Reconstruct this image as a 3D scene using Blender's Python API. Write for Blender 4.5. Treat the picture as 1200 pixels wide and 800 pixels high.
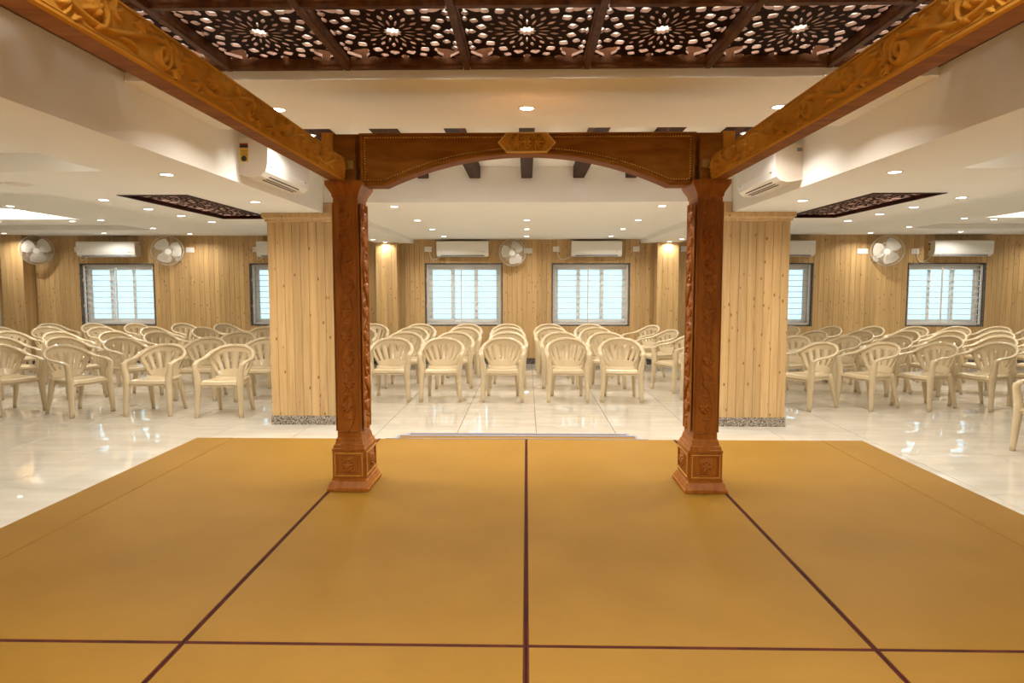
import bpy, math, random
import numpy as np
from mathutils import Vector, Matrix
random.seed(7)
PI = math.pi
scene = bpy.context.scene
for o in list(bpy.data.objects):
    bpy.data.objects.remove(o)
col = scene.collection

# ------------------------------------------------------------------ camera
HCAM, FPX = 1.5, 800.0
yaw, pit = math.atan(17 / 800), math.atan(65 / 800)
F = Vector((-math.sin(yaw) * math.cos(pit), math.cos(yaw) * math.cos(pit), -math.sin(pit)))
R = Vector((math.cos(yaw), math.sin(yaw), 0))
U = R.cross(F)
cam = bpy.data.cameras.new('camera')
cam.sensor_width = 36.0
cam.lens = FPX / 1200 * 36.0
cam.clip_start = 0.02
camo = bpy.data.objects.new('camera', cam)
col.objects.link(camo)
m3 = Matrix((R, U, -F)).transposed()
camo.matrix_world = Matrix.Translation((0, 0, HCAM)) @ m3.to_4x4()
scene.camera = camo

# ------------------------------------------------------------------ world, exposure
world = bpy.data.worlds.new('daylight')
scene.world = world
world.use_nodes = True
bg = world.node_tree.nodes['Background']
bg.inputs['Color'].default_value = (0.72, 0.90, 1.0, 1)
bg.inputs['Strength'].default_value = 1.95
vs = scene.view_settings
vs.view_transform = 'Standard'
vs.look = 'None'
vs.gamma = 1.0
vs.use_curve_mapping = False
vs.exposure = 0.05
W_DOWN = 11.0        # watts of one recessed downlight
C_DOWN = (1.0, 0.935, 0.84)


# ------------------------------------------------------------------ materials
def mat(name, color, rough=0.5, spec=0.5, coat=0.0, metal=0.0):
    m = bpy.data.materials.new(name)
    m.use_nodes = True
    b = m.node_tree.nodes['Principled BSDF']
    b.inputs['Base Color'].default_value = (*color, 1)
    b.inputs['Roughness'].default_value = rough
    b.inputs['Specular IOR Level'].default_value = spec
    b.inputs['Coat Weight'].default_value = coat
    b.inputs['Coat Roughness'].default_value = 0.1
    b.inputs['Metallic'].default_value = metal
    return m


def emit(name, color, strength):
    m = bpy.data.materials.new(name)
    m.use_nodes = True
    b = m.node_tree.nodes['Principled BSDF']
    b.inputs['Base Color'].default_value = (0.8, 0.8, 0.8, 1)
    b.inputs['Emission Color'].default_value = (*color, 1)
    b.inputs['Emission Strength'].default_value = strength
    return m


def nd(m, t, **kw):
    n = m.node_tree.nodes.new(t)
    for k, v in kw.items():
        setattr(n, k, v)
    return n


def lk(m, a, b):
    m.node_tree.links.new(a, b)


def ramp(m, fac, stops):
    r = nd(m, 'ShaderNodeValToRGB')
    e = r.color_ramp.elements
    while len(e) < len(stops):
        e.new(0.5)
    for el, (p, c) in zip(e, stops):
        el.position = p
        el.color = (*c, 1)
    lk(m, fac, r.inputs[0])
    return r


def mapped(m, scale, rnd=True, coord='position'):
    """world position (plus a per-object random offset) scaled"""
    if coord == 'position':
        src = nd(m, 'ShaderNodeNewGeometry').outputs['Position']
    else:
        src = nd(m, 'ShaderNodeTexCoord').outputs['Object']
    if rnd:
        oi = nd(m, 'ShaderNodeObjectInfo')
        mu = nd(m, 'ShaderNodeMath', operation='MULTIPLY')
        lk(m, oi.outputs['Random'], mu.inputs[0])
        mu.inputs[1].default_value = 60.0
        ad = nd(m, 'ShaderNodeVectorMath', operation='ADD')
        cb = nd(m, 'ShaderNodeCombineXYZ')
        lk(m, mu.outputs[0], cb.inputs[2])
        lk(m, mu.outputs[0], cb.inputs[0])
        lk(m, src, ad.inputs[0])
        lk(m, cb.outputs[0], ad.inputs[1])
        src = ad.outputs[0]
    mp = nd(m, 'ShaderNodeMapping')
    mp.inputs['Scale'].default_value = scale
    lk(m, src, mp.inputs[0])
    return mp.outputs[0]


def bump(m, fac, strength, dist=0.002):
    b = nd(m, 'ShaderNodeBump')
    b.inputs['Strength'].default_value = strength
    b.inputs['Distance'].default_value = dist
    lk(m, fac, b.inputs['Height'])
    lk(m, b.outputs[0], m.node_tree.nodes['Principled BSDF'].inputs['Normal'])


def wood(name, dark, mid, light, scale, rough=0.35, coat=0.3, rnd=True, spec=0.5):
    m = mat(name, mid, rough, spec, coat)
    v = mapped(m, scale, rnd)
    n1 = nd(m, 'ShaderNodeTexNoise')
    n1.inputs['Scale'].default_value = 1.0
    n1.inputs['Detail'].default_value = 5.0
    n1.inputs['Distortion'].default_value = 0.6
    lk(m, v, n1.inputs['Vector'])
    r = ramp(m, n1.outputs[0], [(0.28, dark), (0.5, mid), (0.72, light)])
    lk(m, r.outputs[0], m.node_tree.nodes['Principled BSDF'].inputs['Base Color'])
    bump(m, n1.outputs[0], 0.12)
    return m


def pine(name):
    m = wood(name, (0.47, 0.295, 0.122), (0.55, 0.360, 0.160), (0.61, 0.412, 0.195), (34, 34, 1.6), 0.3, 0.35)
    nt = m.node_tree
    pb = nt.nodes['Principled BSDF']
    base = pb.inputs['Base Color'].links[0].from_socket
    # per-board tone
    oi = nd(m, 'ShaderNodeObjectInfo')
    hsv = nd(m, 'ShaderNodeHueSaturation')
    mr = nd(m, 'ShaderNodeMapRange')
    mr.inputs[3].default_value = 0.86
    mr.inputs[4].default_value = 1.12
    lk(m, oi.outputs['Random'], mr.inputs[0])
    lk(m, mr.outputs[0], hsv.inputs['Value'])
    lk(m, base, hsv.inputs['Color'])
    # knots
    v = mapped(m, (17, 17, 8.0))
    vo = nd(m, 'ShaderNodeTexVoronoi')
    vo.inputs['Scale'].default_value = 1.0
    lk(m, v, vo.inputs['Vector'])
    sep = nd(m, 'ShaderNodeSeparateColor')
    lk(m, vo.outputs['Color'], sep.inputs[0])
    gt = nd(m, 'ShaderNodeMath', operation='GREATER_THAN')
    gt.inputs[1].default_value = 0.38
    lk(m, sep.outputs[0], gt.inputs[0])
    rk = ramp(m, vo.outputs['Distance'], [(0.0, (1, 1, 1)), (0.09, (1, 1, 1)), (0.19, (0, 0, 0))])
    mu = nd(m, 'ShaderNodeMath', operation='MULTIPLY')
    lk(m, rk.outputs[0], mu.inputs[0])
    lk(m, gt.outputs[0], mu.inputs[1])
    mx = nd(m, 'ShaderNodeMix', data_type='RGBA')
    lk(m, mu.outputs[0], mx.inputs[0])
    lk(m, hsv.outputs[0], mx.inputs[6])
    mx.inputs[7].default_value = (0.17, 0.075, 0.022, 1)
    lk(m, mx.outputs[2], pb.inputs['Base Color'])
    return m


def speckle(name, cols, scale, rough=0.25):
    m = mat(name, cols[1], rough)
    v = mapped(m, (scale, scale, scale), False)
    vo = nd(m, 'ShaderNodeTexVoronoi')
    vo.inputs['Scale'].default_value = 1.0
    lk(m, v, vo.inputs['Vector'])
    sep = nd(m, 'ShaderNodeSeparateColor')
    lk(m, vo.outputs['Color'], sep.inputs[0])
    r = ramp(m, sep.outputs[0], [(0.15, cols[0]), (0.5, cols[1]), (0.85, cols[2])])
    lk(m, r.outputs[0], m.node_tree.nodes['Principled BSDF'].inputs['Base Color'])
    return m


def mottled(name, c1, c2, scale, rough, coat=0.0, rnd=True, spec=0.5, bmp=0.0):
    m = mat(name, c1, rough, spec, coat)
    v = mapped(m, scale, rnd)
    n = nd(m, 'ShaderNodeTexNoise')
    n.inputs['Scale'].default_value = 1.0
    n.inputs['Detail'].default_value = 6.0
    lk(m, v, n.inputs['Vector'])
    r = ramp(m, n.outputs[0], [(0.35, c1), (0.68, c2)])
    lk(m, r.outputs[0], m.node_tree.nodes['Principled BSDF'].inputs['Base Color'])
    if bmp:
        bump(m, n.outputs[0], bmp)
    return m


M = {}
M['pine'] = pine('pine_cladding')
M['plaster'] = mottled('cream_plaster', (0.84, 0.825, 0.78), (0.86, 0.845, 0.80), (3, 3, 3), 0.75, rnd=False, spec=0.2)
M['paint'] = mottled('cream_wall_paint', (0.74, 0.66, 0.52), (0.78, 0.70, 0.56), (2, 2, 2), 0.7, rnd=False, spec=0.2)
M['tile'] = mottled('ivory_vitrified_tile', (0.66, 0.62, 0.54), (0.58, 0.535, 0.45), (1.5, 7, 1.5), 0.018, 0.0, True, 0.6)
M['grout'] = mat('dark_grout', (0.15, 0.135, 0.115), 0.8, 0.1)
M['vinyl'] = mottled('mustard_vinyl_sheet', (0.222, 0.114, 0.0140), (0.246, 0.128, 0.018), (2.3, 2.3, 2.3), 0.5, 0.0, True, 0.08, 0.0)
M['maroon'] = mottled('maroon_edging', (0.075, 0.014, 0.008), (0.035, 0.008, 0.006), (9, 9, 9), 0.6, rnd=False, spec=0.06)
M['nosing'] = mat('grey_blue_nosing', (0.2, 0.22, 0.3), 0.4)
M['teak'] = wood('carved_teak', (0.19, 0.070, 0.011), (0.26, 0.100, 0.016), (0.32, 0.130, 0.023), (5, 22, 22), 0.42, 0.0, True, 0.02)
M['teak_v'] = wood('turned_teak_upright', (0.25, 0.078, 0.010), (0.33, 0.108, 0.014), (0.40, 0.142, 0.020), (24, 24, 3), 0.36, 0.0, True, 0.2)
M['teak_b'] = wood('golden_lit_teak', (0.44, 0.195, 0.026), (0.55, 0.26, 0.040), (0.63, 0.32, 0.058), (14, 3, 14), 0.42, 0.0, True, 0.0)  # golden teak; on the carved beam faces the gold paints in the light
M['mahog'] = wood('dark_mahogany', (0.016, 0.004, 0.003), (0.030, 0.007, 0.004), (0.050, 0.012, 0.006), (20, 4, 20), 0.45, 0.0, True, 0.05)
M['lattice'] = wood('lattice_board', (0.012, 0.004, 0.003), (0.018, 0.006, 0.004), (0.026, 0.009, 0.005), (20, 20, 20), 0.6, 0.0, True, 0.05)
M['lit_edge'] = mat('lit_board_edge', (0.42, 0.27, 0.21), 0.7, 0.2)  # pale colour stands in for light caught by the lattice hole sides
M['rail'] = wood('brown_lattice_rail', (0.060, 0.020, 0.007), (0.095, 0.034, 0.011), (0.13, 0.050, 0.016), (20, 20, 20), 0.45, 0.0, True, 0.1)
M['gold'] = mat('gilt_bead', (0.74, 0.47, 0.10), 0.3, 0.5, 0.2)
M['brass'] = mat('aged_brass', (0.45, 0.3, 0.1), 0.35, 0.5, 0, 1.0)
M['plastic'] = mottled('beige_chair_plastic', (0.64, 0.515, 0.325), (0.67, 0.545, 0.35), (4, 4, 4), 0.18, 0.0, True, 0.5)
M['sticker'] = mat('foil_sticker', (0.45, 0.55, 0.9), 0.15, 0.5, 0.5, 0.6)
M['granite'] = speckle('grey_granite', [(0.06, 0.045, 0.035), (0.26, 0.22, 0.17), (0.50, 0.44, 0.36)], 150)
M['granite_d'] = speckle('dark_granite', [(0.03, 0.028, 0.028), (0.10, 0.09, 0.085), (0.20, 0.18, 0.17)], 120)
M['upvc'] = mat('white_window_frame', (0.88, 0.86, 0.83), 0.3)
M['grille'] = mat('cream_grille_paint', (0.74, 0.68, 0.60), 0.4)
M['acwhite'] = mat('white_appliance_plastic', (0.88, 0.87, 0.84), 0.22)
M['acside'] = mat('ivory_appliance_plastic', (0.72, 0.66, 0.57), 0.35)
M['dark'] = mat('black_plastic', (0.015, 0.014, 0.014), 0.4)
M['greyp'] = mat('grey_plastic', (0.25, 0.27, 0.3), 0.4)
M['yellow'] = mat('yellow_label', (0.72, 0.5, 0.06), 0.5)
M['redp'] = mat('red_label', (0.35, 0.03, 0.02), 0.5)
M['wire'] = mat('white_fan_wire', (0.74, 0.68, 0.56), 0.3)
M['lens'] = emit('downlight_lens', (1.0, 0.93, 0.82), 14.0)
M['led'] = emit('led_tube', (1.0, 0.93, 0.84), 22.0)
M['fill_dim'] = emit('dim_fill_strip', (1.0, 0.94, 0.85), 8.0)  # glow of the added strips in the near trays
M['cove_arch'] = emit('arch_cove_led', (1.0, 0.95, 0.88), 150.0)
M['cove'] = emit('cove_led', (1.0, 0.94, 0.85), 16.0)
# frosted pane: lets the daylight in
gp = bpy.data.materials.new('frosted_pane')
gp.use_nodes = True
nt = gp.node_tree
nt.nodes.remove(nt.nodes['Principled BSDF'])
tr = nt.nodes.new('ShaderNodeBsdfTranslucent')
tr.inputs['Color'].default_value = (0.80, 0.90, 0.93, 1)
gl = nt.nodes.new('ShaderNodeBsdfGlossy')
gl.inputs['Roughness'].default_value = 0.15
mxs = nt.nodes.new('ShaderNodeMixShader')
mxs.inputs[0].default_value = 0.06
nt.links.new(tr.outputs[0], mxs.inputs[1])
nt.links.new(gl.outputs[0], mxs.inputs[2])
nt.links.new(mxs.outputs[0], nt.nodes['Material Output'].inputs['Surface'])
M['pane'] = gp


# ------------------------------------------------------------------ mesh helpers
class MB:
    def __init__(s):
        s.v, s.f = [], []

    def add(s, verts, faces):
        b = len(s.v)
        s.v += [tuple(p) for p in verts]
        s.f += [tuple(i + b for i in f) for f in faces]
        return s

    def box(s, x0, x1, y0, y1, z0, z1):
        v = [(x0, y0, z0), (x1, y0, z0), (x1, y1, z0), (x0, y1, z0), (x0, y0, z1), (x1, y0, z1), (x1, y1, z1), (x0, y1, z1)]
        return s.add(v, [(0, 3, 2, 1), (4, 5, 6, 7), (0, 1, 5, 4), (1, 2, 6, 5), (2, 3, 7, 6), (3, 0, 4, 7)])

    def loft(s, rings, close=True):
        """rings: lists of equal length, closed loops; capped at both ends"""
        n = len(rings[0])
        v = [p for r in rings for p in r]
        f = []
        for i in range(len(rings) - 1):
            for j in range(n):
                a, b = i * n + j, i * n + (j + 1) % n
                f.append((a, b, b + n, a + n))
        if close:
            f.append(tuple(range(n - 1, -1, -1)))
            f.append(tuple(range((len(rings) - 1) * n, len(rings) * n)))
        return s.add(v, f)

    def stack(s, prof, cx=0, cy=0):
        """square moulding: prof = [(z, half_x, half_y)]"""
        return s.loft([[(cx - a, cy - b, z), (cx + a, cy - b, z), (cx + a, cy + b, z), (cx - a, cy + b, z)] for z, a, b in prof])

    def sweep(s, pts, dims, n=8, side=None, power=2.6):
        """superellipse section swept along pts; dims=[(half_width, half_thick)]; side = width direction hint"""
        rings = []
        P = [Vector(p) for p in pts]
        for i, p in enumerate(P):
            t = (P[min(i + 1, len(P) - 1)] - P[max(i - 1, 0)]).normalized()
            sd = Vector(side[i]) if isinstance(side, list) else Vector(side or (1, 0, 0))
            up = t.cross(sd)
            if up.length < 1e-5:
                up = t.cross(Vector((0.3, 1, 0.2)))
            up.normalize()
            w = up.cross(t).normalized()
            a, b = dims[i]
            ring = []
            for k in range(n):
                an = 2 * PI * (k + 0.5) / n
                c, d = math.cos(an), math.sin(an)
                q = (abs(c) ** power + abs(d) ** power) ** (-1 / power)
                ring.append(p + w * (a * c * q) + up * (b * d * q))
            rings.append(ring)
        return s.loft(rings)

    def tube(s, pts, r, n=6):
        return s.sweep(pts, [(r, r)] * len(pts), n, (0.13, 0.27, 0.95), 2.0)

    def disc(s, c, r, n=24, axis='z', flip=False):
        v = []
        for k in range(n):
            a = 2 * PI * k / n
            if axis == 'z':
                v.append((c[0] + r * math.cos(a), c[1] + r * math.sin(a), c[2]))
            else:
                v.append((c[0] + r * math.cos(a), c[1], c[2] + r * math.sin(a)))
        return s.add(v, [tuple(range(n - 1, -1, -1) if flip else range(n))])

    def lathe(s, prof, c=(0, 0, 0), n=24, axis='z'):
        rings = []
        for r, h in prof:
            ring = []
            for k in range(n):
                a = 2 * PI * k / n
                if axis == 'z':
                    ring.append((c[0] + r * math.cos(a), c[1] + r * math.sin(a), c[2] + h))
                else:
                    ring.append((c[0] + r * math.cos(a), c[1] + h, c[2] + r * math.sin(a)))
            rings.append(ring)
        return s.loft(rings)

    def mesh(s, name, smooth=False):
        me = bpy.data.meshes.new(name)
        me.from_pydata(s.v, [], s.f)
        me.update()
        if smooth:
            me.polygons.foreach_set('use_smooth', [True] * len(me.polygons))
        return me

    def build(s, name, m, parent=None, smooth=False, loc=None, rot=None):
        return obj(name, s.mesh(name, smooth), m, parent, loc, rot)


def obj(name, me, m=None, parent=None, loc=None, rot=None):
    if m is not None and not me.materials:
        me.materials.append(M[m])
    o = bpy.data.objects.new(name, me)
    col.objects.link(o)
    if parent is not None:
        o.parent = parent
    if loc is not None:
        o.location = loc
    if rot is not None:
        o.rotation_euler = rot
    return o


def tag(o, label=None, cat=None, group=None, kind=None):
    if label:
        o['label'] = label
    if cat:
        o['category'] = cat
    if group:
        o['group'] = group
    if kind:
        o['kind'] = kind
    return o


def thing(name, label, cat, loc=(0, 0, 0), rz=0.0, group=None):
    o = bpy.data.objects.new(name, None)
    o.empty_display_size = 0.1
    col.objects.link(o)
    o.location = loc
    o.rotation_euler = (0, 0, rz)
    return tag(o, label, cat, group)


def copy_tree(o, parent=None):
    c = o.copy()
    col.objects.link(c)
    c.parent = parent
    for ch in list(o.children):
        copy_tree(ch, c)
    return c


def smooth_path(pts, k=6):
    """Catmull-Rom"""
    P = [np.array(p, float) for p in pts]
    P = [2 * P[0] - P[1]] + P + [2 * P[-1] - P[-2]]
    out = []
    for i in range(1, len(P) - 2):
        for j in range(k):
            t = j / k
            a, b, c, d = P[i - 1], P[i], P[i + 1], P[i + 2]
            out.append(0.5 * (2 * b + (c - a) * t + (2 * a - 5 * b + 4 * c - d) * t * t + (3 * b - a - 3 * c + d) * t ** 3))
    out.append(P[-2])
    return out


ORD = ['first', 'second', 'third', 'fourth', 'fifth', 'sixth', 'seventh', 'eighth', 'ninth', 'tenth']

# ------------------------------------------------------------------ dimensions (metres)
YB = 13.1            # face of the far wall
XW = 12.0            # side walls
YR = -3.0            # wall behind
ZS = 0.29            # stage top
YCOL = 7.27          # front of the two wood-clad columns
XD = 2.15            # vertical faces of the dropped soffits
ZSTRIP, YS0, YS1 = 2.59, 3.70, 4.83
ZSOF = 2.27

# ------------------------------------------------------------------ ceiling: one stepped shell
XT = 6.45            # tray edges
rects = [            # x0,x1,y0,y1,z  (|x| ranges, later ones win)
    (0, XW, YR, YB + .3, 2.46),
    (2.85, XW, YR, 5.67, ZSOF), (2.85, 4.02, YR, 8.6, ZSOF),
    (XD, 2.85, YR, YB + .3, ZSOF), (XD, 2.85, 7.35, YB + .3, 2.31),
    (2.85, 9.0, -1.0, 4.62, 2.39),
    (2.87, 3.48, 5.8, 7.85, 2.62),
    (XT, 10.8, 6.6, 9.87, 2.60), (6.4, 10.8, 10.5, 11.7, 2.54),
    (0, XD, YR, YS1, ZSTRIP), (0, XD, 1.22, YS0, 2.98),
    (0, XD, YS1, 7.29, 2.75), (0, XD, 7.29, YB + .3, 2.38)]
xs = sorted({s * v for r in rects for v in r[:2] for s in (-1, 1)})
ys = sorted({v for r in rects for v in r[2:4]})


def zc(x, y):
    z = 2.46
    for a, b, c, d, h in rects:
        if a <= abs(x) <= b and c <= y <= d:
            z = h
    return z


mb = MB()
Z = [[zc((xs[i] + xs[i + 1]) / 2, (ys[j] + ys[j + 1]) / 2) for j in range(len(ys) - 1)] for i in range(len(xs) - 1)]
for i in range(len(xs) - 1):
    for j in range(len(ys) - 1):
        z = Z[i][j]
        x0, x1, y0, y1 = xs[i], xs[i + 1], ys[j], ys[j + 1]
        mb.add([(x0, y0, z), (x0, y1, z), (x1, y1, z), (x1, y0, z)], [(0, 1, 2, 3)])
        if i + 1 < len(xs) - 1 and Z[i + 1][j] != z:
            w = Z[i + 1][j]
            mb.add([(x1, y0, z), (x1, y1, z), (x1, y1, w), (x1, y0, w)], [(0, 1, 2, 3)])
        if j + 1 < len(ys) - 1 and Z[i][j + 1] != z:
            w = Z[i][j + 1]
            mb.add([(x0, y1, z), (x1, y1, z), (x1, y1, w), (x0, y1, w)], [(0, 1, 2, 3)])
mb.box(-XW - .2, XW + .2, YR - .2, YB + .3, 3.02, 3.12)
tag(mb.build('ceiling', 'plaster'), kind='structure')

# ------------------------------------------------------------------ floor with 0.8 x 1.2 m tiles
floor = tag(MB().box(-XW - .2, XW + .2, YR - .2, YB + .3, -0.12, -0.004).build('floor', 'grout'), kind='structure')
PX, PY = 0.8115, 1.175
tm = MB()
e = 0.0028
tm.loft([[(-PX / 2 + e, -PY / 2 + e, -.0035), (PX / 2 - e, -PY / 2 + e, -.0035), (PX / 2 - e, PY / 2 - e, -.0035), (-PX / 2 + e, PY / 2 - e, -.0035)],
         [(-PX / 2 + e, -PY / 2 + e, -.001), (PX / 2 - e, -PY / 2 + e, -.001), (PX / 2 - e, PY / 2 - e, -.001), (-PX / 2 + e, PY / 2 - e, -.001)],
         [(-PX / 2 + e + .001, -PY / 2 + e + .001, 0), (PX / 2 - e - .001, -PY / 2 + e + .001, 0), (PX / 2 - e - .001, PY / 2 - e - .001, 0), (-PX / 2 + e + .001, PY / 2 - e - .001, 0)]])
tile_me = tm.mesh('tile')
tile_me.materials.append(M['tile'])
rest = MB()
for j in range(-9, 6):
    for i in range(-15, 16):
        cx, cy = 0.102 + (i + .5) * PX, 7.243 + (j + .5) * PY
        if abs(cx) > XW + .1 or cy < YR - .3 or cy > YB + .3:
            continue
        vis = cy > 2.3 and abs(cx) < 1.6 + .78 * cy and not (abs(cx) < 2.0 and cy < 4.6)
        if vis:
            obj('tile', tile_me, None, floor, (cx, cy, 0))
        else:
            rest.add([(p.co.x + cx, p.co.y + cy, p.co.z) for p in tile_me.vertices], [tuple(p.vertices) for p in tile_me.polygons])
tag(rest.build('tile_field', 'tile', floor), kind='stuff')

# ------------------------------------------------------------------ walls and pine cladding
WIN = [(-8.65, -7.19), (-5.34, -3.86), (-1.95, -0.46), (0.48, 1.97), (3.95, 5.43), (7.19, 8.65)]
WZ0, WZ1 = 0.735, 1.935
YI = YB + 0.012      # masonry face behind the boards
wall = MB()
edges = [-XW - .2] + [v for w in WIN for v in w] + [XW + .2]
for k in range(len(edges) - 1):
    a, b = edges[k], edges[k + 1]
    if k % 2 == 0:
        wall.box(a, b, YI, YB + .28, -.1, 3.02)
    else:
        wall.box(a, b, YI, YB + .28, -.1, WZ0)
        wall.box(a, b, YI, YB + .28, WZ1, 3.02)
wall_back = tag(wall.build('wall_back', 'paint'), kind='structure')
tag(MB().box(-XW - .2, -XW, YR, YB + .02, -.1, 3.02).build('wall_left', 'paint'), kind='structure')
tag(MB().box(XW, XW + .2, YR, YB + .02, -.1, 3.02).build('wall_right', 'paint'), kind='structure')
tag(MB().box(-XW - .2, XW + .2, YR - .2, YR, -.1, 3.02).build('wall_rear', 'paint'), kind='structure')


def board_mesh(w):
    h, t, c = w / 2 - .0008, .012, .0045
    sec = [(-h, 0), (h, 0), (h, -t + c), (h - c, -t), (-h + c, -t), (-h, -t + c)]
    return MB().loft([[(x, y, 0) for x, y in sec], [(x, y, 1) for x, y in sec]]).mesh('board')


BW = 0.0975
bme = board_mesh(BW)
bme.materials.append(M['pine'])


def boards(parent, x0, x1, y, spans_fn, pitch, me, rz=0, face='y'):
    n = max(1, round((x1 - x0) / pitch))
    p = (x1 - x0) / n
    for k in range(n):
        c = x0 + (k + .5) * p
        for z0, z1 in spans_fn(c, p):
            loc = (c, y, z0) if face == 'y' else (y, c, z0)
            o = obj('board', me, None, parent, loc, (0, 0, rz))
            o.scale = (p / pitch, 1, z1 - z0)


def top_z(x):
    a = abs(x)
    return 2.38 if a < XD else 2.31 if a < 2.85 else 2.46


def wall_spans(c, p):
    for a, b in WIN:
        if a - p * .5 < c < b + p * .5:
            return [(.115, WZ0), (WZ1, top_z(c))]
    return [(.115, top_z(c))]


# boards end flush at every window jamb
cuts = [-10.25] + [v for w in WIN for v in w] + [9.65]
for k in range(len(cuts) - 1):
    a, b = cuts[k], cuts[k + 1]
    if k % 2:
        fn = lambda c, p: [(.115, WZ0), (WZ1, top_z(c))]
    else:
        fn = lambda c, p: [(.115, top_z(c))]
    boards(wall_back, a, b, YI, fn, BW, bme)
tag(MB().box(-XW, XW, YB - .012, YI, 0, .113).build('baseboard_back', 'granite_d'), kind='structure')


def clad_column(name, label, x0, x1, y0, y1, ztop, pitch, cornice, vis_side, base='granite', hb=.098):
    g = thing(name, label, 'column', ((x0 + x1) / 2, y0, 0))
    cx = (x0 + x1) / 2
    MB().box(x0 - cx + .012, x1 - cx - .012, .012, y1 - y0, 0, ztop).build('core', 'paint', g)
    MB().box(x0 - cx - .008, x1 - cx + .008, -.008, y1 - y0, 0, hb).build('base_course', base, g)
    me = board_mesh(pitch)
    me.materials.append(M['pine'])
    boards(g, x0 - cx, x1 - cx, .012, lambda c, p: [(hb, ztop)], pitch, me)
    for s in (-1, 1):
        n = max(1, round((y1 - y0 - .012) / pitch))
        p = (y1 - y0 - .012) / n
        for k in range(n):
            o = obj('board', me, None, g, ((x0 - cx + .012) if s < 0 else (x1 - cx - .012), .012 + (k + .5) * p, hb), (0, 0, -PI / 2 if s < 0 else PI / 2))
            o.scale = (p / pitch, 1, ztop - hb)
    if cornice:
        a = (x1 - x0) / 2
        d = (y1 - y0) / 2
        MB().stack([(2.175, a + .004, d + .004), (2.185, a + .018, d + .018), (2.20, a + .018, d + .018), (2.215, a + .03, d + .03), (2.222, a + .042, d + .042), (2.268, a + .042, d + .042)], 0, d).build('cornice', 'pine', g)
    return g


clad_column('column', 'tall pine-clad column behind the carved post, on the side with two wall fans', -2.76, -2.06, YCOL, YCOL + .6, 2.375, .0875, True, 1)
clad_column('column', 'tall pine-clad column behind the carved post, on the side with one wall fan', 2.06, 2.76, YCOL, YCOL + .6, 2.375, .0875, True, -1)
clad_column('pilaster', 'shallow pine pilaster on far wall beside window, two-fan side of middle chairs', -2.82, -2.42, 12.78, YB - .014, 2.308, .1, False, 1, 'granite_d', .113)
clad_column('pilaster', 'shallow pine pilaster on far wall beside window, turned-chair side of middle chairs', 2.42, 2.82, 12.78, YB - .014, 2.308, .1, False, 1, 'granite_d', .113)
clad_column('pilaster', 'shallow pine pilaster on far wall beside the outermost wall fan', -9.95, -9.52, 12.78, YB - .014, 2.458, .1075, False, 1, 'granite_d', .113)


# ------------------------------------------------------------------ windows
def window(n, x0, x1):
    w = thing('window_%d' % n, None, None, (x0, YB, WZ0))
    w['kind'] = 'structure'
    W, Hh = x1 - x0, WZ1 - WZ0
    t = .022
    MB().box(0, t, -.004, .27, 0, Hh).box(W - t, W, -.004, .27, 0, Hh).box(t, W - t, -.004, .27, 0, t).box(t, W - t, -.004, .27, Hh - t, Hh).build('granite_reveal', 'granite_d', w)
    y = .17
    a, b, c, d = t, W - t, t, Hh - t
    f = .05
    MB().box(a, a + f, y, y + .09, c, d).box(b - f, b, y, y + .09, c, d).box(a + f, b - f, y, y + .09, c, c + f).box(a + f, b - f, y, y + .09, d - f, d).build('frame', 'upvc', w)
    iw = (b - a - 2 * f) / 3
    for k in range(3):
        s0, s1 = a + f + k * iw - (.02 if k else 0), a + f + (k + 1) * iw + (.02 if k < 2 else 0)
        yy = y + (.012 if k % 2 == 0 else .045)
        g = .052
        z0, z1 = c + f, d - f
        sm = MB().box(s0, s0 + g, yy, yy + .03, z0, z1).box(s1 - g, s1, yy, yy + .03, z0, z1).box(s0 + g, s1 - g, yy, yy + .03, z0, z0 + g).box(s0 + g, s1 - g, yy, yy + .03, z1 - g, z1)
        so = sm.build('sash', 'upvc', w)
        MB().box(s0 + g, s1 - g, yy + .012, yy + .018, z0 + g, z1 - g).build('pane', 'pane', so)
    # grille of bars on the room side
    gy = .045
    g0 = a + .012
    MB().box(a + .01, a + .04, gy, gy + .03, c + .01, d - .01).box(b - .04, b - .01, gy, gy + .03, c + .01, d - .01).box(a + .04, b - .04, gy, gy + .03, d - .035, d - .01).box(a + .04, b - .04, gy, gy + .03, c + .01, c + .035).build('grille_frame', 'grille', w)
    xm = (a + b) / 2 - .05
    MB().box(xm - .011, xm + .011, gy - .004, gy + .02, c + .035, d - .035).build('grille_post', 'grille', w)
    for k in range(10):
        z = c + .035 + (d - c - .07) * (k + .6) / 10.2
        MB().box(a + .04, b - .04, gy + .004, gy + .018, z - .0075, z + .0075).build('grille_bar', 'grille', w)
    for z in (.35, .85):
        MB().box(a + .002, a + .018, gy - .008, gy + .02, z, z + .06).build('hinge', 'grille', w)


for n, (a, b) in enumerate(WIN):
    window(n + 1, a, b)

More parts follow.
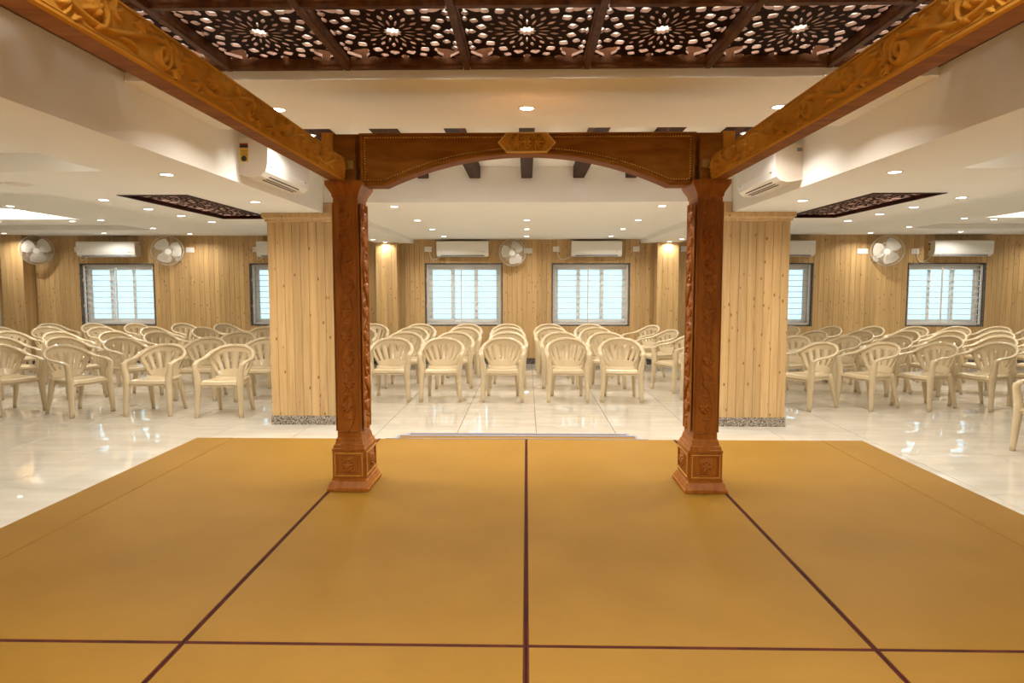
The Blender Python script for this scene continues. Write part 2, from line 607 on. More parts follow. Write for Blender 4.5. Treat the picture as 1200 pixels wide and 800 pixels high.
# ------------------------------------------------------------------ stage and steps
stage = thing('stage_platform', 'low stage platform covered in mustard vinyl with dark maroon seams', 'stage', (0, 0, 0))
SX, SY0, SY1 = 2.64, -2.2, 5.345
MB().box(-SX + .02, SX - .02, SY0 + .02, SY1 - .02, 0, ZS - .03).build('body', 'maroon', stage)
gap = .009
xb = [-SX, -2.34, -1.17, 0.0, 1.17, 2.32, SX]
yb = [SY0, -.93, 2.215, SY1]
random.seed(3)
for i in range(6):
    for j in range(3):
        gx0 = gap if i not in (0, 1) else .0012
        gx1 = gap if i not in (5, 4) else .0012
        gx0 = gap if i in (2, 3, 4) else .0012
        gx1 = gap if i in (1, 2, 3) else .0012
        x0, x1 = xb[i] + gx0, xb[i + 1] - gx1
        y0, y1 = yb[j] + gap, yb[j + 1] - gap
        dz = random.uniform(-.0015, 0) if i in (1, 2, 3, 4) else 0
        b = .0025
        rng = lambda k, z: [(x0 + k, y0 + k, z), (x1 - k, y0 + k, z), (x1 - k, y1 - k, z), (x0 + k, y1 - k, z)]
        MB().loft([rng(0, ZS - .03), rng(0, ZS - .002 + dz), rng(b, ZS + dz)]).build('panel', 'vinyl', stage)
for i in (2, 3, 4):
    x = xb[i]
    MB().box(x - gap, x - .0014, SY0 + .03, SY1 - .003, ZS - .03, ZS - .0012).build('edging_strip', 'maroon', stage)
    MB().box(x + .0014, x + gap, SY0 + .03, SY1 - .003, ZS - .03, ZS - .0012).build('edging_strip', 'maroon', stage)
for j in (1, 2):
    for k in range(6):
        MB().box(xb[k] + .008, xb[k + 1] - .008, yb[j] - gap + .0005, yb[j] + gap - .0005, ZS - .03, ZS - .0015).build('edging_strip', 'maroon', stage)

steps = thing('stage_steps', 'two mustard carpeted steps with grey-blue nosing leading up to the stage', 'steps', (-.08, SY1, 0))
for k, (z, y) in enumerate([(.193, .55), (.097, 1.07)]):
    MB().box(-1.03, 1.03, .002 if k == 0 else .55, y, 0, z).build('step', 'vinyl', steps)
    nz = MB().box(-1.045, 1.045, y - .03, y + .012, z - .03, z + .004)
    nz.box(-1.045, -1.02, .002 if k == 0 else .56, y - .03, z - .03, z + .004).box(1.02, 1.045, .002 if k == 0 else .56, y - .03, z - .03, z + .004)
    nz.build('nosing', 'nosing', steps)
MB().box(-1.045, 1.045, .0005, .012, ZS - .035, ZS - .001).build('nosing', 'nosing', steps)


# ------------------------------------------------------------------ carved relief
class Relief:
    """height field carved from strokes and petals, in (s, t) coordinates"""

    def __init__(self, s0, s1, t0, t1, cell):
        self.nx, self.ny = int((s1 - s0) / cell) + 1, int((t1 - t0) / cell) + 1
        self.s = np.linspace(s0, s1, self.nx)
        self.t = np.linspace(t0, t1, self.ny)
        self.h = np.zeros((self.ny, self.nx))

    def _win(self, x, y, r):
        i0, i1 = np.searchsorted(self.s, [x - r, x + r])
        j0, j1 = np.searchsorted(self.t, [y - r, y + r])
        return i0, i1, j0, j1

    def dot(self, x, y, r, h, groove=0):
        i0, i1, j0, j1 = self._win(x, y, r)
        if i1 <= i0 or j1 <= j0:
            return
        S, T = np.meshgrid(self.s[i0:i1], self.t[j0:j1])
        d = ((S - x) ** 2 + (T - y) ** 2) / (r * r)
        v = h * np.sqrt(np.clip(1 - d, 0, 1))
        self.h[j0:j1, i0:i1] = np.maximum(self.h[j0:j1, i0:i1], v)

    def stroke(self, pts, r0, r1, h, rm=None):
        pts = [np.array(p, float) for p in pts]
        L = sum(np.linalg.norm(b - a) for a, b in zip(pts, pts[1:])) + 1e-9
        acc = 0
        for a, b in zip(pts, pts[1:]):
            l = np.linalg.norm(b - a)
            n = max(1, int(l / .0015))
            for k in range(n):
                u = (acc + l * k / n) / L
                r = r0 + (r1 - r0) * u if rm is None else (r0 + (rm - r0) * u * 2 if u < .5 else rm + (r1 - rm) * (u - .5) * 2)
                p = a + (b - a) * k / n
                self.dot(p[0], p[1], r, h * min(1.0, r / max(r0, rm or 0, r1) + .25))
            acc += l

    def spiral(self, cx, cy, r0, r1, a0, turns, w0, w1, h):
        n = 46
        pts = []
        for k in range(n + 1):
            u = k / n
            a = a0 + turns * 2 * PI * u
            r = r0 + (r1 - r0) * u ** .8
            pts.append((cx + r * math.cos(a), cy + r * math.sin(a)))
        self.stroke(pts, w0, w1, h)
        self.dot(pts[-1][0], pts[-1][1], w1 * 1.7, h * 1.1)

    def leaf(self, x, y, ang, length, bend, w, h):
        pts = []
        a = ang
        px, py = x, y
        for k in range(9):
            pts.append((px, py))
            px += math.cos(a) * length / 8
            py += math.sin(a) * length / 8
            a += bend / 8
        self.stroke(pts, w * .45, w * .12, h, w)

    def fan(self, x, y, ang, length, n, spread, w, h, bend=0.0):
        for k in range(n):
            u = (k / (n - 1) - .5) if n > 1 else 0
            self.leaf(x, y, ang + spread * u, length * (1 - .35 * abs(u)), bend + u * 1.2, w, h * (1 - .25 * abs(u) + .06 * (k % 2)))

    def flower(self, x, y, r, n, h, a0=0.0):
        for k in range(n):
            a = a0 + 2 * PI * k / n
            for q in (.45, .62, .78):
                self.dot(x + math.cos(a) * r * q, y + math.sin(a) * r * q, r * .36, h * (1.15 - .35 * q))
        ring = self.h
        self.dot(x, y, r * .26, h * 1.25)

    def incise(self, width, depth):
        """cut a groove round every raised shape"""
        solid = self.h > 1e-6
        cell = self.s[1] - self.s[0]
        n = max(1, int(round(width / cell)))
        d = np.zeros_like(self.h)
        cur = solid.copy()
        for k in range(n):
            nx = cur.copy()
            nx[1:] |= cur[:-1]
            nx[:-1] |= cur[1:]
            nx[:, 1:] |= cur[:, :-1]
            nx[:, :-1] |= cur[:, 1:]
            d[nx & ~cur] = depth * (1 - k / n)
            cur = nx
        self.h = np.where(solid, self.h, -d)

    def rim(self, w, h):
        S, T = np.meshgrid(self.s, self.t)
        d = np.minimum(np.minimum(S - self.s[0], self.s[-1] - S), np.minimum(T - self.t[0], self.t[-1] - T))
        self.h = np.maximum(self.h, np.where(d < w, h * np.sqrt(np.clip(1 - ((d - w / 2) / (w / 2)) ** 2, 0, 1)), 0))

    def mesh(self, name, fn):
        """fn(s, t, h) -> xyz arrays"""
        rs = np.random.RandomState(2)
        S, T = np.meshgrid(self.s, self.t)
        co = np.stack(fn(S, T, self.h), -1).reshape(-1, 3)
        i = np.arange(self.nx - 1)[None, :] + self.nx * np.arange(self.ny - 1)[:, None]
        i = i.reshape(-1)
        q = np.stack([i, i + 1, i + 1 + self.nx, i + self.nx], -1)
        me = bpy.data.meshes.new(name)
        me.vertices.add(len(co))
        me.vertices.foreach_set('co', co.astype(np.float32).reshape(-1))
        me.loops.add(q.size)
        me.loops.foreach_set('vertex_index', q.reshape(-1).astype(np.int32))
        me.polygons.add(len(q))
        me.polygons.foreach_set('loop_start', np.arange(0, q.size, 4, dtype=np.int32))
        me.polygons.foreach_set('loop_total', np.full(len(q), 4, np.int32))
        me.polygons.foreach_set('use_smooth', np.ones(len(q), bool))
        me.update(calc_edges=True)
        return me


def beam_relief():
    """acanthus scroll running along a side beam; s = distance along, t = height"""
    r = Relief(.70, 3.975, -.0555, .0555, .0024)
    lam, A = .62, .031
    vine = [(s, A * math.sin(2 * PI * s / lam)) for s in np.arange(.70, 3.97, .012)]
    r.stroke(vine, .0075, .0075, .012)
    k = 0
    s = lam / 4
    while s < 4.0:
        if s > .72:
            sg = 1 if math.sin(2 * PI * s / lam) > 0 else -1
            # the hollow under each crest carries a scroll or a flower
            if k % 2 == 0:
                r.spiral(s - .01, -sg * .008, .044, .011, sg * PI * .5, -sg * 1.5, .0095, .0065, .016)
                r.fan(s + .050, -sg * .004, sg * .25, .075, 4, 1.5, .0105, .018, sg * .9)
                r.fan(s + .035, -sg * .034, -sg * .15, .060, 3, .8, .0085, .015, -sg * .4)
            else:
                r.spiral(s, -sg * .008, .044, .030, sg * PI * .5, -sg * .6, .0085, .0075, .014)
                r.fan(s - .012, sg * .004, -sg * 1.75, .044, 6, 2.6, .0105, .018)
                r.fan(s - .012, sg * .004, -sg * 1.75, .026, 4, 1.9, .0090, .022)
                r.dot(s - .012, sg * .006, .012, .024)
                r.fan(s + .055, -sg * .026, -sg * .05, .065, 3, 1.0, .0085, .015, -sg * .9)
            # leaves that break from the vine
            r.fan(s - .105, sg * .014, PI - sg * .8, .052, 3, 1.1, .0090, .015, sg * 1.0)
            r.leaf(s + .10, sg * .028, -sg * .1, .085, sg * .7, .0095, .014)
            r.leaf(s - .06, sg * .040, PI - sg * .1, .050, -sg * 1.0, .007, .012)
        s += lam / 2
        k += 1
    r.incise(.008, .0075)
    r.rim(.006, .006)
    return r


def post_relief(w, z0, z1, cell=.0027):
    """S-shaped vine with drooping flowers up a post; s across, t up"""
    r = Relief(-w / 2, w / 2, z0, z1, cell)
    lam, A = .56, w * .30
    ph = z1
    vine = [(A * math.sin(2 * PI * (ph - t) / lam + .6), t) for t in np.arange(z0 + .01, z1 - .005, .012)]
    r.stroke(vine, .0060, .0060, .012)
    t = z1 - .07
    k = 0
    while t > z0 + .05:
        v = math.sin(2 * PI * (ph - t) / lam + .6)
        sg = 1 if v > 0 else -1
        x = -sg * w * .06
        r.spiral(x, t + .02, w * .25, w * .17, PI / 2 if sg > 0 else PI / 2, sg * .55, .0055, .005, .009)
        # three-lobed hanging blossom
        for (dx, dy, q) in ((-.023, .0, .013), (.0, -.008, .014), (.023, .0, .013), (-.012, -.021, .0125), (.012, -.021, .0125), (0, -.034, .010)):
            r.dot(x + dx * w / .125, t + dy, q * 1.12 * w / .125, .016)
        r.leaf(x, t + .015, PI / 2, .035, .5 * sg, .006, .008)
        r.leaf(sg * w * .18, t - .075, PI / 2 + sg * 1.9, .05, -sg * 1.0, .0085, .009)
        r.leaf(sg * w * .12, t - .10, -PI / 2 - sg * .7, .05, sg * 1.2, .0075, .009)
        r.leaf(-sg * w * .30, t + .075, PI / 2 - sg * .9, .04, sg * 1.2, .0075, .009)
        t -= lam / 4
        k += 1
    r.incise(.008, .0075)
    r.rim(.005, .006)
    return r


mandap = thing('wooden_canopy', 'carved teak canopy frame with arched header standing on the mustard stage', 'canopy', (0, 0, ZS))
BZ0, BZ1 = 2.105 - ZS, 2.232 - ZS           # side beams (local z)
PXC, PYC = 1.053, 4.10
HX, HY = .071, .111                          # shaft half sizes

rb = beam_relief()
zc_b = (BZ0 + BZ1) / 2
for sx in (-1, 1):
    xi, xo = sx * 1.06, sx * 1.135
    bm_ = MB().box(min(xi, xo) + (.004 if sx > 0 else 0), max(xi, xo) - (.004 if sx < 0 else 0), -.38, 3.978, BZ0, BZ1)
    beam = bm_.build('side_beam', 'teak', mandap)  # darker teak puts the shade of the underside into the colour
    # inner face lies at xi; carved surface rises from it towards the middle
    me = rb.mesh('carved_scroll', lambda S, T, h, sx=sx, xi=xi: (xi - sx * .005 - sx * h * 1.15, S, T + zc_b))
    if sx > 0:
        me.flip_normals()
    obj('carved_scroll', me, 'teak_b', beam)
    for zz in (BZ0, BZ1 - .007):
        MB().box(min(xi - sx * .012, xi + sx * .005), max(xi - sx * .012, xi + sx * .005), -.38, 3.978, zz, zz + .007).build('lip', 'teak_b', beam)

rp_f = post_relief(.122, .635, 1.985)
rp_s = post_relief(.185, .635, 1.985)
plin = Relief(-.075, .075, -.058, .058, .0022)
for k in range(12):
    a = 2 * PI * k / 12
    plin.dot(.030 * math.cos(a), .030 * math.sin(a), .008, .008)
plin.flower(0, 0, .024, 6, .009)
S_, T_ = np.meshgrid(plin.s, plin.t)
plin.h = np.where((abs(S_) < .043) & (abs(T_) < .046), plin.h + .006, plin.h)


def add_post(sx, yc):
    g = MB().box(sx * PXC - HX, sx * PXC + HX, yc - HY, yc + HY, .29, 1.735).build('post', 'teak_v', mandap)
    x = sx * PXC
    MB().stack([(0, HX + .055, HY + .062), (.016, HX + .055, HY + .062), (.02, HX + .05, HY + .057), (.036, HX + .044, HY + .048), (.056, HX + .036, HY + .04), (.06, HX + .029, HY + .033), (.074, HX + .029, HY + .033)], x, yc).build('base_moulding', 'teak_v', g)
    MB().stack([(.074, HX + .026, HY + .03), (.236, HX + .026, HY + .03)], x, yc).build('plinth', 'teak_v', g)
    MB().stack([(.236, HX + .029, HY + .033), (.246, HX + .029, HY + .033), (.252, HX + .022, HY + .026), (.268, HX + .019, HY + .023), (.275, HX + .012, HY + .015), (.292, HX + .008, HY + .011), (.30, HX + .008, HY + .011), (.312, HX + .002, HY + .003)], x, yc).build('plinth_cap', 'teak_v', g)
    MB().stack([(1.72, HX + .002, HY + .002), (1.728, HX + .006, HY + .006), (1.736, HX + .006, HY + .006), (1.75, HX + .012, HY + .012), (1.772, HX + .026, HY + .026), (1.786, HX + .034, HY + .034), (1.792, HX + .036, HY + .036), (1.814, HX + .036, HY + .036)], x, yc).build('capital', 'teak_v', g)
    # plinth panels: frame, beads and a rosette block
    hx, hy = HX + .026, HY + .03
    for face in ('f', 'i'):
        nrm = -1 if yc > 1 else 1
        if face == 'f':
            def P(s, t, d):
                return (x + s, yc + nrm * (hy + d), .155 + t)
            half = hx
        else:
            def P(s, t, d):
                return (x - sx * (hx + d), yc + s, .155 + t)
            half = hy
        a, b = half - .004, .078
        fr = MB()
        for (s0, s1, t0, t1) in ((-a, a, b - .022, b), (-a, a, -b, -b + .022), (-a, -a + .024, -b + .022, b - .022), (a - .024, a, -b + .022, b - .022)):
            c = [P(s0, t0, 0), P(s1, t0, 0), P(s1, t1, 0), P(s0, t1, 0)]
            d = [P(s0, t0, .008), P(s1, t0, .008), P(s1, t1, .008), P(s0, t1, .008)]
            fr.add(c + d, [(0, 3, 2, 1), (4, 5, 6, 7), (0, 1, 5, 4), (1, 2, 6, 5), (2, 3, 7, 6), (3, 0, 4, 7)])
        fr.build('plinth_frame', 'teak_v', g)
        bd = MB()
        n1, n2 = int(2 * (a - .012) / .0115), int(2 * (b - .011) / .0115)
        spots = [(-a + .012 + 2 * (a - .012) * k / n1, tt) for k in range(n1 + 1) for tt in (-b + .011, b - .011)] + [(ss, -b + .011 + 2 * (b - .011) * k / n2) for k in range(1, n2) for ss in (-a + .012, a - .012)]
        for s, t in spots:
            q = .0044
            o8 = [P(s + q, t, .008), P(s, t + q, .008), P(s - q, t, .008), P(s, t - q, .008), P(s, t, .0115)]
            bd.add(o8, [(0, 1, 4), (1, 2, 4), (2, 3, 4), (3, 0, 4)])
        bd.build('bead_border', 'gold', g)
        sc = .92 if face == 'f' else 1.15
        me = plin.mesh('rosette', lambda S, T, h: tuple(np.vectorize(lambda s, t, d, k=k: P(s * sc, t, d * 1.5 + .0006)[k])(S, T, h) for k in range(3)))
        obj('rosette', me, 'teak_v', g)
    # carved faces of the shaft
    nrm = -1 if yc > 1 else 1
    me = rp_f.mesh('carved_vine', lambda S, T, h: (x + S, yc + nrm * (HY + .0085 + h), T - ZS))
    obj('carved_vine', me, 'teak_v', g)
    me = rp_s.mesh('carved_vine', lambda S, T, h: (x - sx * (HX + .0085 + h), yc + S, T - ZS))
    obj('carved_vine', me, 'teak_v', g)
    me = rp_s.mesh('carved_vine', lambda S, T, h: (x + sx * (HX + .0085 + h), yc + S, T - ZS))
    obj('carved_vine', me, 'teak_v', g)
    # neck block on the capital, taking beam and header
    ys_ = (yc - .095, yc + .10) if yc > 1 else (yc - .10, yc + .095)
    MB().box(x - .06, x + .06, ys_[0], ys_[1], 1.814, 2.055).build('neck', 'teak', g)
    return g


for sx in (-1, 1):
    g = add_post(sx, PYC)
    # brass catch where the beam meets the neck and the short upright beyond it
    xb_ = sx * 1.045
    MB().box(min(xb_, xb_ - sx * .045), max(xb_, xb_ - sx * .045), PYC - .112, PYC - .095, 1.885, 1.93).box(min(xb_ - sx * .012, xb_ - sx * .018), max(xb_ - sx * .012, xb_ - sx * .018), PYC - .118, PYC - .095, 1.882, 1.933).build('brass_catch', 'brass', g)
    xu = sx * 1.165
    MB().box(xu - .033, xu + .033, PYC - .06, PYC + .03, 1.90, 2.10).build('header_end_post', 'teak_b', g)
    add_post(sx, -.5)

# arched header between the front posts
YA0, YA1 = 4.035, 4.165
ZT = 2.385 - ZS


def arch_z(x):
    a = abs(x)
    if a > .83:
        return 2.083 - ZS
    Rr = 2.0035
    return 2.265 - ZS - (Rr - math.sqrt(Rr * Rr - a * a)) * (.182 / .1798)


xsA = list(np.linspace(-.975, -.83, 4)) + list(np.linspace(-.80, .80, 49)) + list(np.linspace(.83, .975, 4))
am = MB()
n = len(xsA)
v = []
for y in (YA0, YA1):
    v += [(x, y, arch_z(x)) for x in xsA] + [(x, y, ZT) for x in xsA]
f = []
for k in range(n - 1):
    f += [(k, k + 1, n + k + 1, n + k), (2 * n + k + 1, 2 * n + k, 3 * n + k, 3 * n + k + 1), (k + 1, k, 2 * n + k, 2 * n + k + 1), (n + k, n + k + 1, 3 * n + k + 1, 3 * n + k)]
f += [(0, n, 3 * n, 2 * n), (n - 1, 2 * n + n - 1, 3 * n + n - 1, 2 * n - 1)]
am.add(v, f)
header = am.build('arched_header', 'teak', mandap)
for sx in (-1, 1):
    MB().box(min(sx * .975, sx * 1.20), max(sx * .975, sx * 1.20), YA0 + .025, YA1 - .01, 1.90, ZT).build('header_return', 'teak', header)


def molding(path, w, t, name, m, yoff=0.0):
    """flat ribbon of width w laid on the header face, path in (x,z)"""
    mb = MB()
    pts = [np.array(p, float) for p in path]
    rings = []
    for k, p in enumerate(pts):
        d = pts[min(k + 1, len(pts) - 1)] - pts[max(k - 1, 0)]
        d /= np.linalg.norm(d)
        nr = np.array([-d[1], d[0]])
        a, b = p - nr * w / 2, p + nr * w / 2
        c1, c2 = p - nr * w * .25, p + nr * w * .25
        y = YA0 - yoff
        rings.append([(a[0], y, a[1]), (c1[0], y - t, c1[1]), (c2[0], y - t, c2[1]), (b[0], y, b[1])])
    mb.loft(rings)
    return mb.build(name, m, header)


lowp = [(x, arch_z(x) + .011) for x in xsA]
molding(lowp, .022, .012, 'arch_moulding', 'teak')
inner = [(x, arch_z(x) + .034) for x in xsA if abs(x) < .945]
molding([(x, ZT - .008) for x in (-.975, 0, .975)], .016, .012, 'top_moulding', 'teak')
for sx in (-1, 1):
    molding([(sx * .962, arch_z(.96) + .02), (sx * .962, ZT - .014)], .024, .012, 'side_moulding', 'teak')
bead = MB()
line = inner + [(.945, z) for z in np.arange(arch_z(.95) + .04, ZT - .025, .012)] + [(x, ZT - .025) for x in np.arange(.945, -.945, -.012)] + [(-.945, z) for z in np.arange(ZT - .03, arch_z(.95) + .03, -.012)]
acc = 0
pts = [np.array(p, float) for p in line]
for a, b in zip(pts, pts[1:]):
    l = np.linalg.norm(b - a)
    while acc < l:
        p = a + (b - a) * (acc / l) if l > 0 else a
        q = .0062
        bead.add([(p[0] + q, YA0, p[1]), (p[0], YA0, p[1] + q), (p[0] - q, YA0, p[1]), (p[0], YA0, p[1] - q), (p[0], YA0 - .010, p[1])], [(0, 1, 4), (1, 2, 4), (2, 3, 4), (3, 0, 4)])
        acc += .0150
    acc -= l
bead.build('bead_trim', 'gold', header)
# eight-sided plaque with a rosette in the middle of the header
pq = [(-.168, 0), (-.118, -.056), (.118, -.056), (.168, 0), (.118, .056), (-.118, .056)]
zp = 2.322 - ZS
yq = YA0
plq = MB().loft([[(x, yq, zp + z) for x, z in pq], [(x, yq - .03, zp + z) for x, z in pq], [(x * .955, yq - .036, zp + z * .93) for x, z in pq]]).build('plaque', 'teak_b', header)
MB().tube([(x * .965, yq - .036, zp + z * .94) for x, z in pq + pq[:2]], .0045, 6).build('plaque_edging', 'gold', plq)
plr = Relief(-.12, .12, -.045, .045, .0018)
plr.flower(0, 0, .027, 6, .018)
for k in range(22):
    a = 2 * PI * k / 22
    plr.dot(.035 * math.cos(a), .033 * math.sin(a), .0065, .013)
for sg in (-1, 1):
    c = 0 if sg > 0 else PI
    plr.fan(sg * .040, 0, c, .065, 3, .5, .009, .014)
    plr.fan(sg * .045, .012, c + sg * .5, .045, 3, .9, .008, .013, sg * .5)
    plr.fan(sg * .045, -.012, c - sg * .5, .045, 3, .9, .008, .013, -sg * .5)
plr.incise(.005, .004)
me = plr.mesh('rosette_carving', lambda S, T, h: (S, yq - .041 - h * 1.4, zp + T))
tag(obj('rosette_carving', me, 'teak_b', plq), 'raised rosette with leaf sprays')

# ------------------------------------------------------------------ dark ceiling beams over the arch
for k in range(-3, 4):
    x = k * .545
    t = thing('ceiling_beam', ['dark mahogany ceiling beam, third from the middle one on the two-fan side', 'dark mahogany ceiling beam, second from the middle one on the two-fan side', 'dark mahogany ceiling beam, next to the middle one on the two-fan side', 'dark mahogany ceiling beam running above the plaque of the arch', 'dark mahogany ceiling beam, next to the middle one on the one-fan side', 'dark mahogany ceiling beam, second from the middle one on the one-fan side', 'dark mahogany ceiling beam, third from the middle one on the one-fan side'][k + 3], 'beam', (x, YS1, 2.628), group='dark beams above the arch')
    MB().loft([[(-.058, y, .122), (-.058, y, .006), (-.052, y, 0), (.052, y, 0), (.058, y, .006), (.058, y, .122)] for y in (.002, 7.288 - YS1)]).build('timber', 'mahog', t)


# ------------------------------------------------------------------ lattice panels
def lattice_mesh(w, d, thick, nx, ny):
    """flat board with pierced medallion; w,d in m; hole where value < 0"""
    X = np.linspace(-w / 2, w / 2, nx + 1)
    Y = np.linspace(-d / 2, d / 2, ny + 1)
    GX, GY = np.meshgrid(X, Y, indexing='ij')
    ux, uy = GX / (w / 2) * .285, GY / (d / 2) * .285      # square pattern space
    val = np.full(GX.shape, 9.0)
    rr = np.hypot(ux, uy)
    th = np.arctan2(uy, ux)

    def ring(rc, ra, rb_, n, ph=0.0, p=1.5):
        nonlocal val
        dth = (th - ph + PI / n) % (2 * PI / n) - PI / n
        a = np.abs(rr - rc) / ra
        b = np.abs(rr * np.sin(dth)) / rb_
        val = np.minimum(val, a ** p + b ** p - 1)

    def blob(cx, cy, a, b, rot=0.0, p=1.5):
        nonlocal val
        for sx in (-1, 1):
            for sy in (-1, 1):
                dx, dy = ux - sx * cx, uy - sy * cy
                c, s = math.cos(rot * sx * sy), math.sin(rot * sx * sy)
                val = np.minimum(val, (np.abs(dx * c + dy * s) / a) ** p + (np.abs(-dx * s + dy * c) / b) ** p - 1)

    val = np.minimum(val, (rr - .036 * (1 + .16 * np.cos(10 * th))) * 40)
    ring(.080, .026, .0055, 16, 0)
    ring(.128, .022, .0095, 16, PI / 16, 1.2)
    ring(.166, .012, .0070, 16, 0)
    ring(.207, .024, .0250, 16, PI / 16, 1.3)
    ring(.250, .020, .0200, 16, 0, 1.4)
    # corner motifs
    blob(.213, .213, .046, .040, PI / 4, 2.4)
    blob(.262, .262, .016, .016, 0, 2.5)
    blob(.258, .208, .018, .026, .3)
    blob(.208, .258, .026, .018, -.3)
    blob(.160, .262, .022, .017, 0)
    blob(.262, .160, .017, .022, 0)
    blob(.268, .112, .012, .022, 0)
    blob(.112, .268, .022, .012, 0)
    blob(.0, .271, .030, .010, 0)
    blob(.271, .0, .010, .030, 0)
    mgn = np.minimum(w / 2 - np.abs(GX), d / 2 - np.abs(GY))
    val = np.where(mgn < .008, np.maximum(val, .5), val)
    verts, faces, vid, sides = [], [], {}, []

    def V(x, y, z):
        k = (round(x, 5), round(y, 5), z)
        if k not in vid:
            vid[k] = len(verts)
            verts.append(k)
        return vid[k]
    for j in range(ny):
        run = None
        for i in range(nx + 1):
            full = i < nx and val[i, j] > 0 and val[i + 1, j] > 0 and val[i, j + 1] > 0 and val[i + 1, j + 1] > 0
            if full and run is None:
                run = i
            if not full:
                if run is not None:
                    for z, fl in ((0, 1), (thick, 0)):
                        q = [V(X[run], Y[j], z), V(X[i], Y[j], z), V(X[i], Y[j + 1], z), V(X[run], Y[j + 1], z)]
                        faces.append(q[::-1] if fl else q)
                    run = None
                if i < nx:
                    cs = [(i, j), (i + 1, j), (i + 1, j + 1), (i, j + 1)]
                    poly, cut = [], []
                    for k in range(4):
                        a, b = cs[k], cs[(k + 1) % 4]
                        va, vb = val[a], val[b]
                        if va > 0:
                            poly.append((X[a[0]], Y[a[1]]))
                        if (va > 0) != (vb > 0):
                            t = va / (va - vb)
                            p = (X[a[0]] + (X[b[0]] - X[a[0]]) * t, Y[a[1]] + (Y[b[1]] - Y[a[1]]) * t)
                            poly.append(p)
                            cut.append(p)
                    if len(poly) >= 3:
                        lo = [V(x, y, 0) for x, y in poly]
                        hi = [V(x, y, thick) for x, y in poly]
                        if len(set(lo)) == len(lo):
                            faces.append(lo[::-1])
                            faces.append(hi)
                    for k in range(0, len(cut) - 1, 2):
                        a, b = cut[k], cut[k + 1]
                        q = [V(*a, 0), V(*b, 0), V(*b, thick), V(*a, thick)]
                        if len(set(q)) == 4:
                            sides.append(len(faces))
                            faces.append(q)
    me = bpy.data.meshes.new('lattice_panel')
    me.from_pydata(verts, [], faces)
    me.update()
    me.materials.append(M['lattice'])
    me.materials.append(M['lit_edge'])
    for q in sides:
        me.polygons[q].material_index = 1
    return me


YL = [1.24, 2.06, 2.885, YS0]
XL = [-XD, -1.575, -.945, -.315, .315, .945, 1.575, XD]
lat = thing('ceiling_lattice', 'dark mahogany ceiling frame with pierced medallion panels above the canopy', 'ceiling lattice', (0, 0, 2.635))
fw = .022
PWl, PDl = .63 - 2 * fw, .82 - 2 * fw
pm = lattice_mesh(PWl, PDl, .014, 116, 124)
for i in range(7):
    for j in range(3):
        cx, cy = (XL[i] + XL[i + 1]) / 2, (YL[j] + YL[j + 1]) / 2
        o = obj('lattice_panel', pm, None, lat, (cx, cy, .05))
        o.scale = ((XL[i + 1] - XL[i] - 2 * fw + .004) / PWl, (YL[j + 1] - YL[j] - 2 * fw + .004) / PDl, 1)


def rail(a, b, along, parent, c):
    """moulded rail along x or y, centre line c"""
    sec = [(-fw, .10), (-fw, .02), (-fw * .7, .012), (-fw * .7, 0), (fw * .7, 0), (fw * .7, .012), (fw, .02), (fw, .10)]
    if along == 'y':
        r = [[(c + s, y, z) for s, z in sec] for y in (a, b)]
    else:
        r = [[(x, c + s, z) for s, z in sec] for x in (a, b)]
    return MB().loft(r).build('rail', 'rail', parent)


for k, x in enumerate(XL):
    xx = x + (fw if k == 0 else -fw if k == len(XL) - 1 else 0)
    rail(YL[0] + .001, YL[-1] - .001, 'y', lat, xx)
for k, y in enumerate(YL):
    yy = y + (fw if k == 0 else -fw if k == len(YL) - 1 else 0)
    for i in range(7):
        rail(XL[i] + fw + (fw if i == 0 else 0), XL[i + 1] - fw - (fw if i == 6 else 0), 'x', lat, yy)
# lamps in the void above it
for k, y in enumerate((1.6, 2.5, 3.35)):
    t = MB().tube([(-2.0, y, 2.95), (2.0, y, 2.95)], .014, 8).build('led_tube', 'led')
    tag(t, ['glowing LED tube above the lattice, in the row farthest from the arch', 'glowing LED tube above the middle row of lattice panels', 'glowing LED tube above the lattice row next to the arch'][k], 'light', 'LED tubes above the lattice')

# side lattices in the wings
for sx, side in ((-1, 'two wall fans'), (1, 'one wall fan')):
    x0, x1, y0, y1 = 2.87, 3.48, 5.8, 7.85
    g = thing('wing_lattice', 'long dark pierced lattice set into the ceiling of the wing with %s' % side, 'ceiling lattice', (sx * (x0 + x1) / 2, (y0 + y1) / 2, ZSOF))
    hw, hd = (x1 - x0) / 2, (y1 - y0) / 2
    for (a, b, c, d) in ((-hw + .001, -hw + .03, -hd + .001, hd - .001), (hw - .03, hw - .001, -hd + .001, hd - .001), (-hw + .03, hw - .03, -hd + .001, -hd + .03), (-hw + .03, hw - .03, hd - .03, hd - .001)):
        MB().box(a, b, c, d, -.006, .13).build('frame_board', 'mahog', g)
    pd = (2 * hd - .06) / 3
    for k in range(3):
        o = obj('lattice_panel', pm, None, g, (0, -hd + .03 + (k + .5) * pd, .028))
        o.scale = ((2 * hw - .06) / PWl, pd / PDl, 1)
    t = MB().tube([(0, y0 + .1 - (y0 + y1) / 2, .31), (0, y1 - .1 - (y0 + y1) / 2, .31)], .012, 8).build('led_tube', 'led', g)

# cove strips that light the far trays
for sx, side in ((-1, 'two wall fans'), (1, 'one wall fan')):
    a, b = sx * (XT + .05), sx * 10.7
    t = MB().box(min(a, b), max(a, b), 9.80, 9.83, 2.572, 2.585).build('cove_light', 'cove')
    tag(t, 'bright LED cove strip in the large ceiling tray, wing with %s' % side, 'light', 'cove lights')


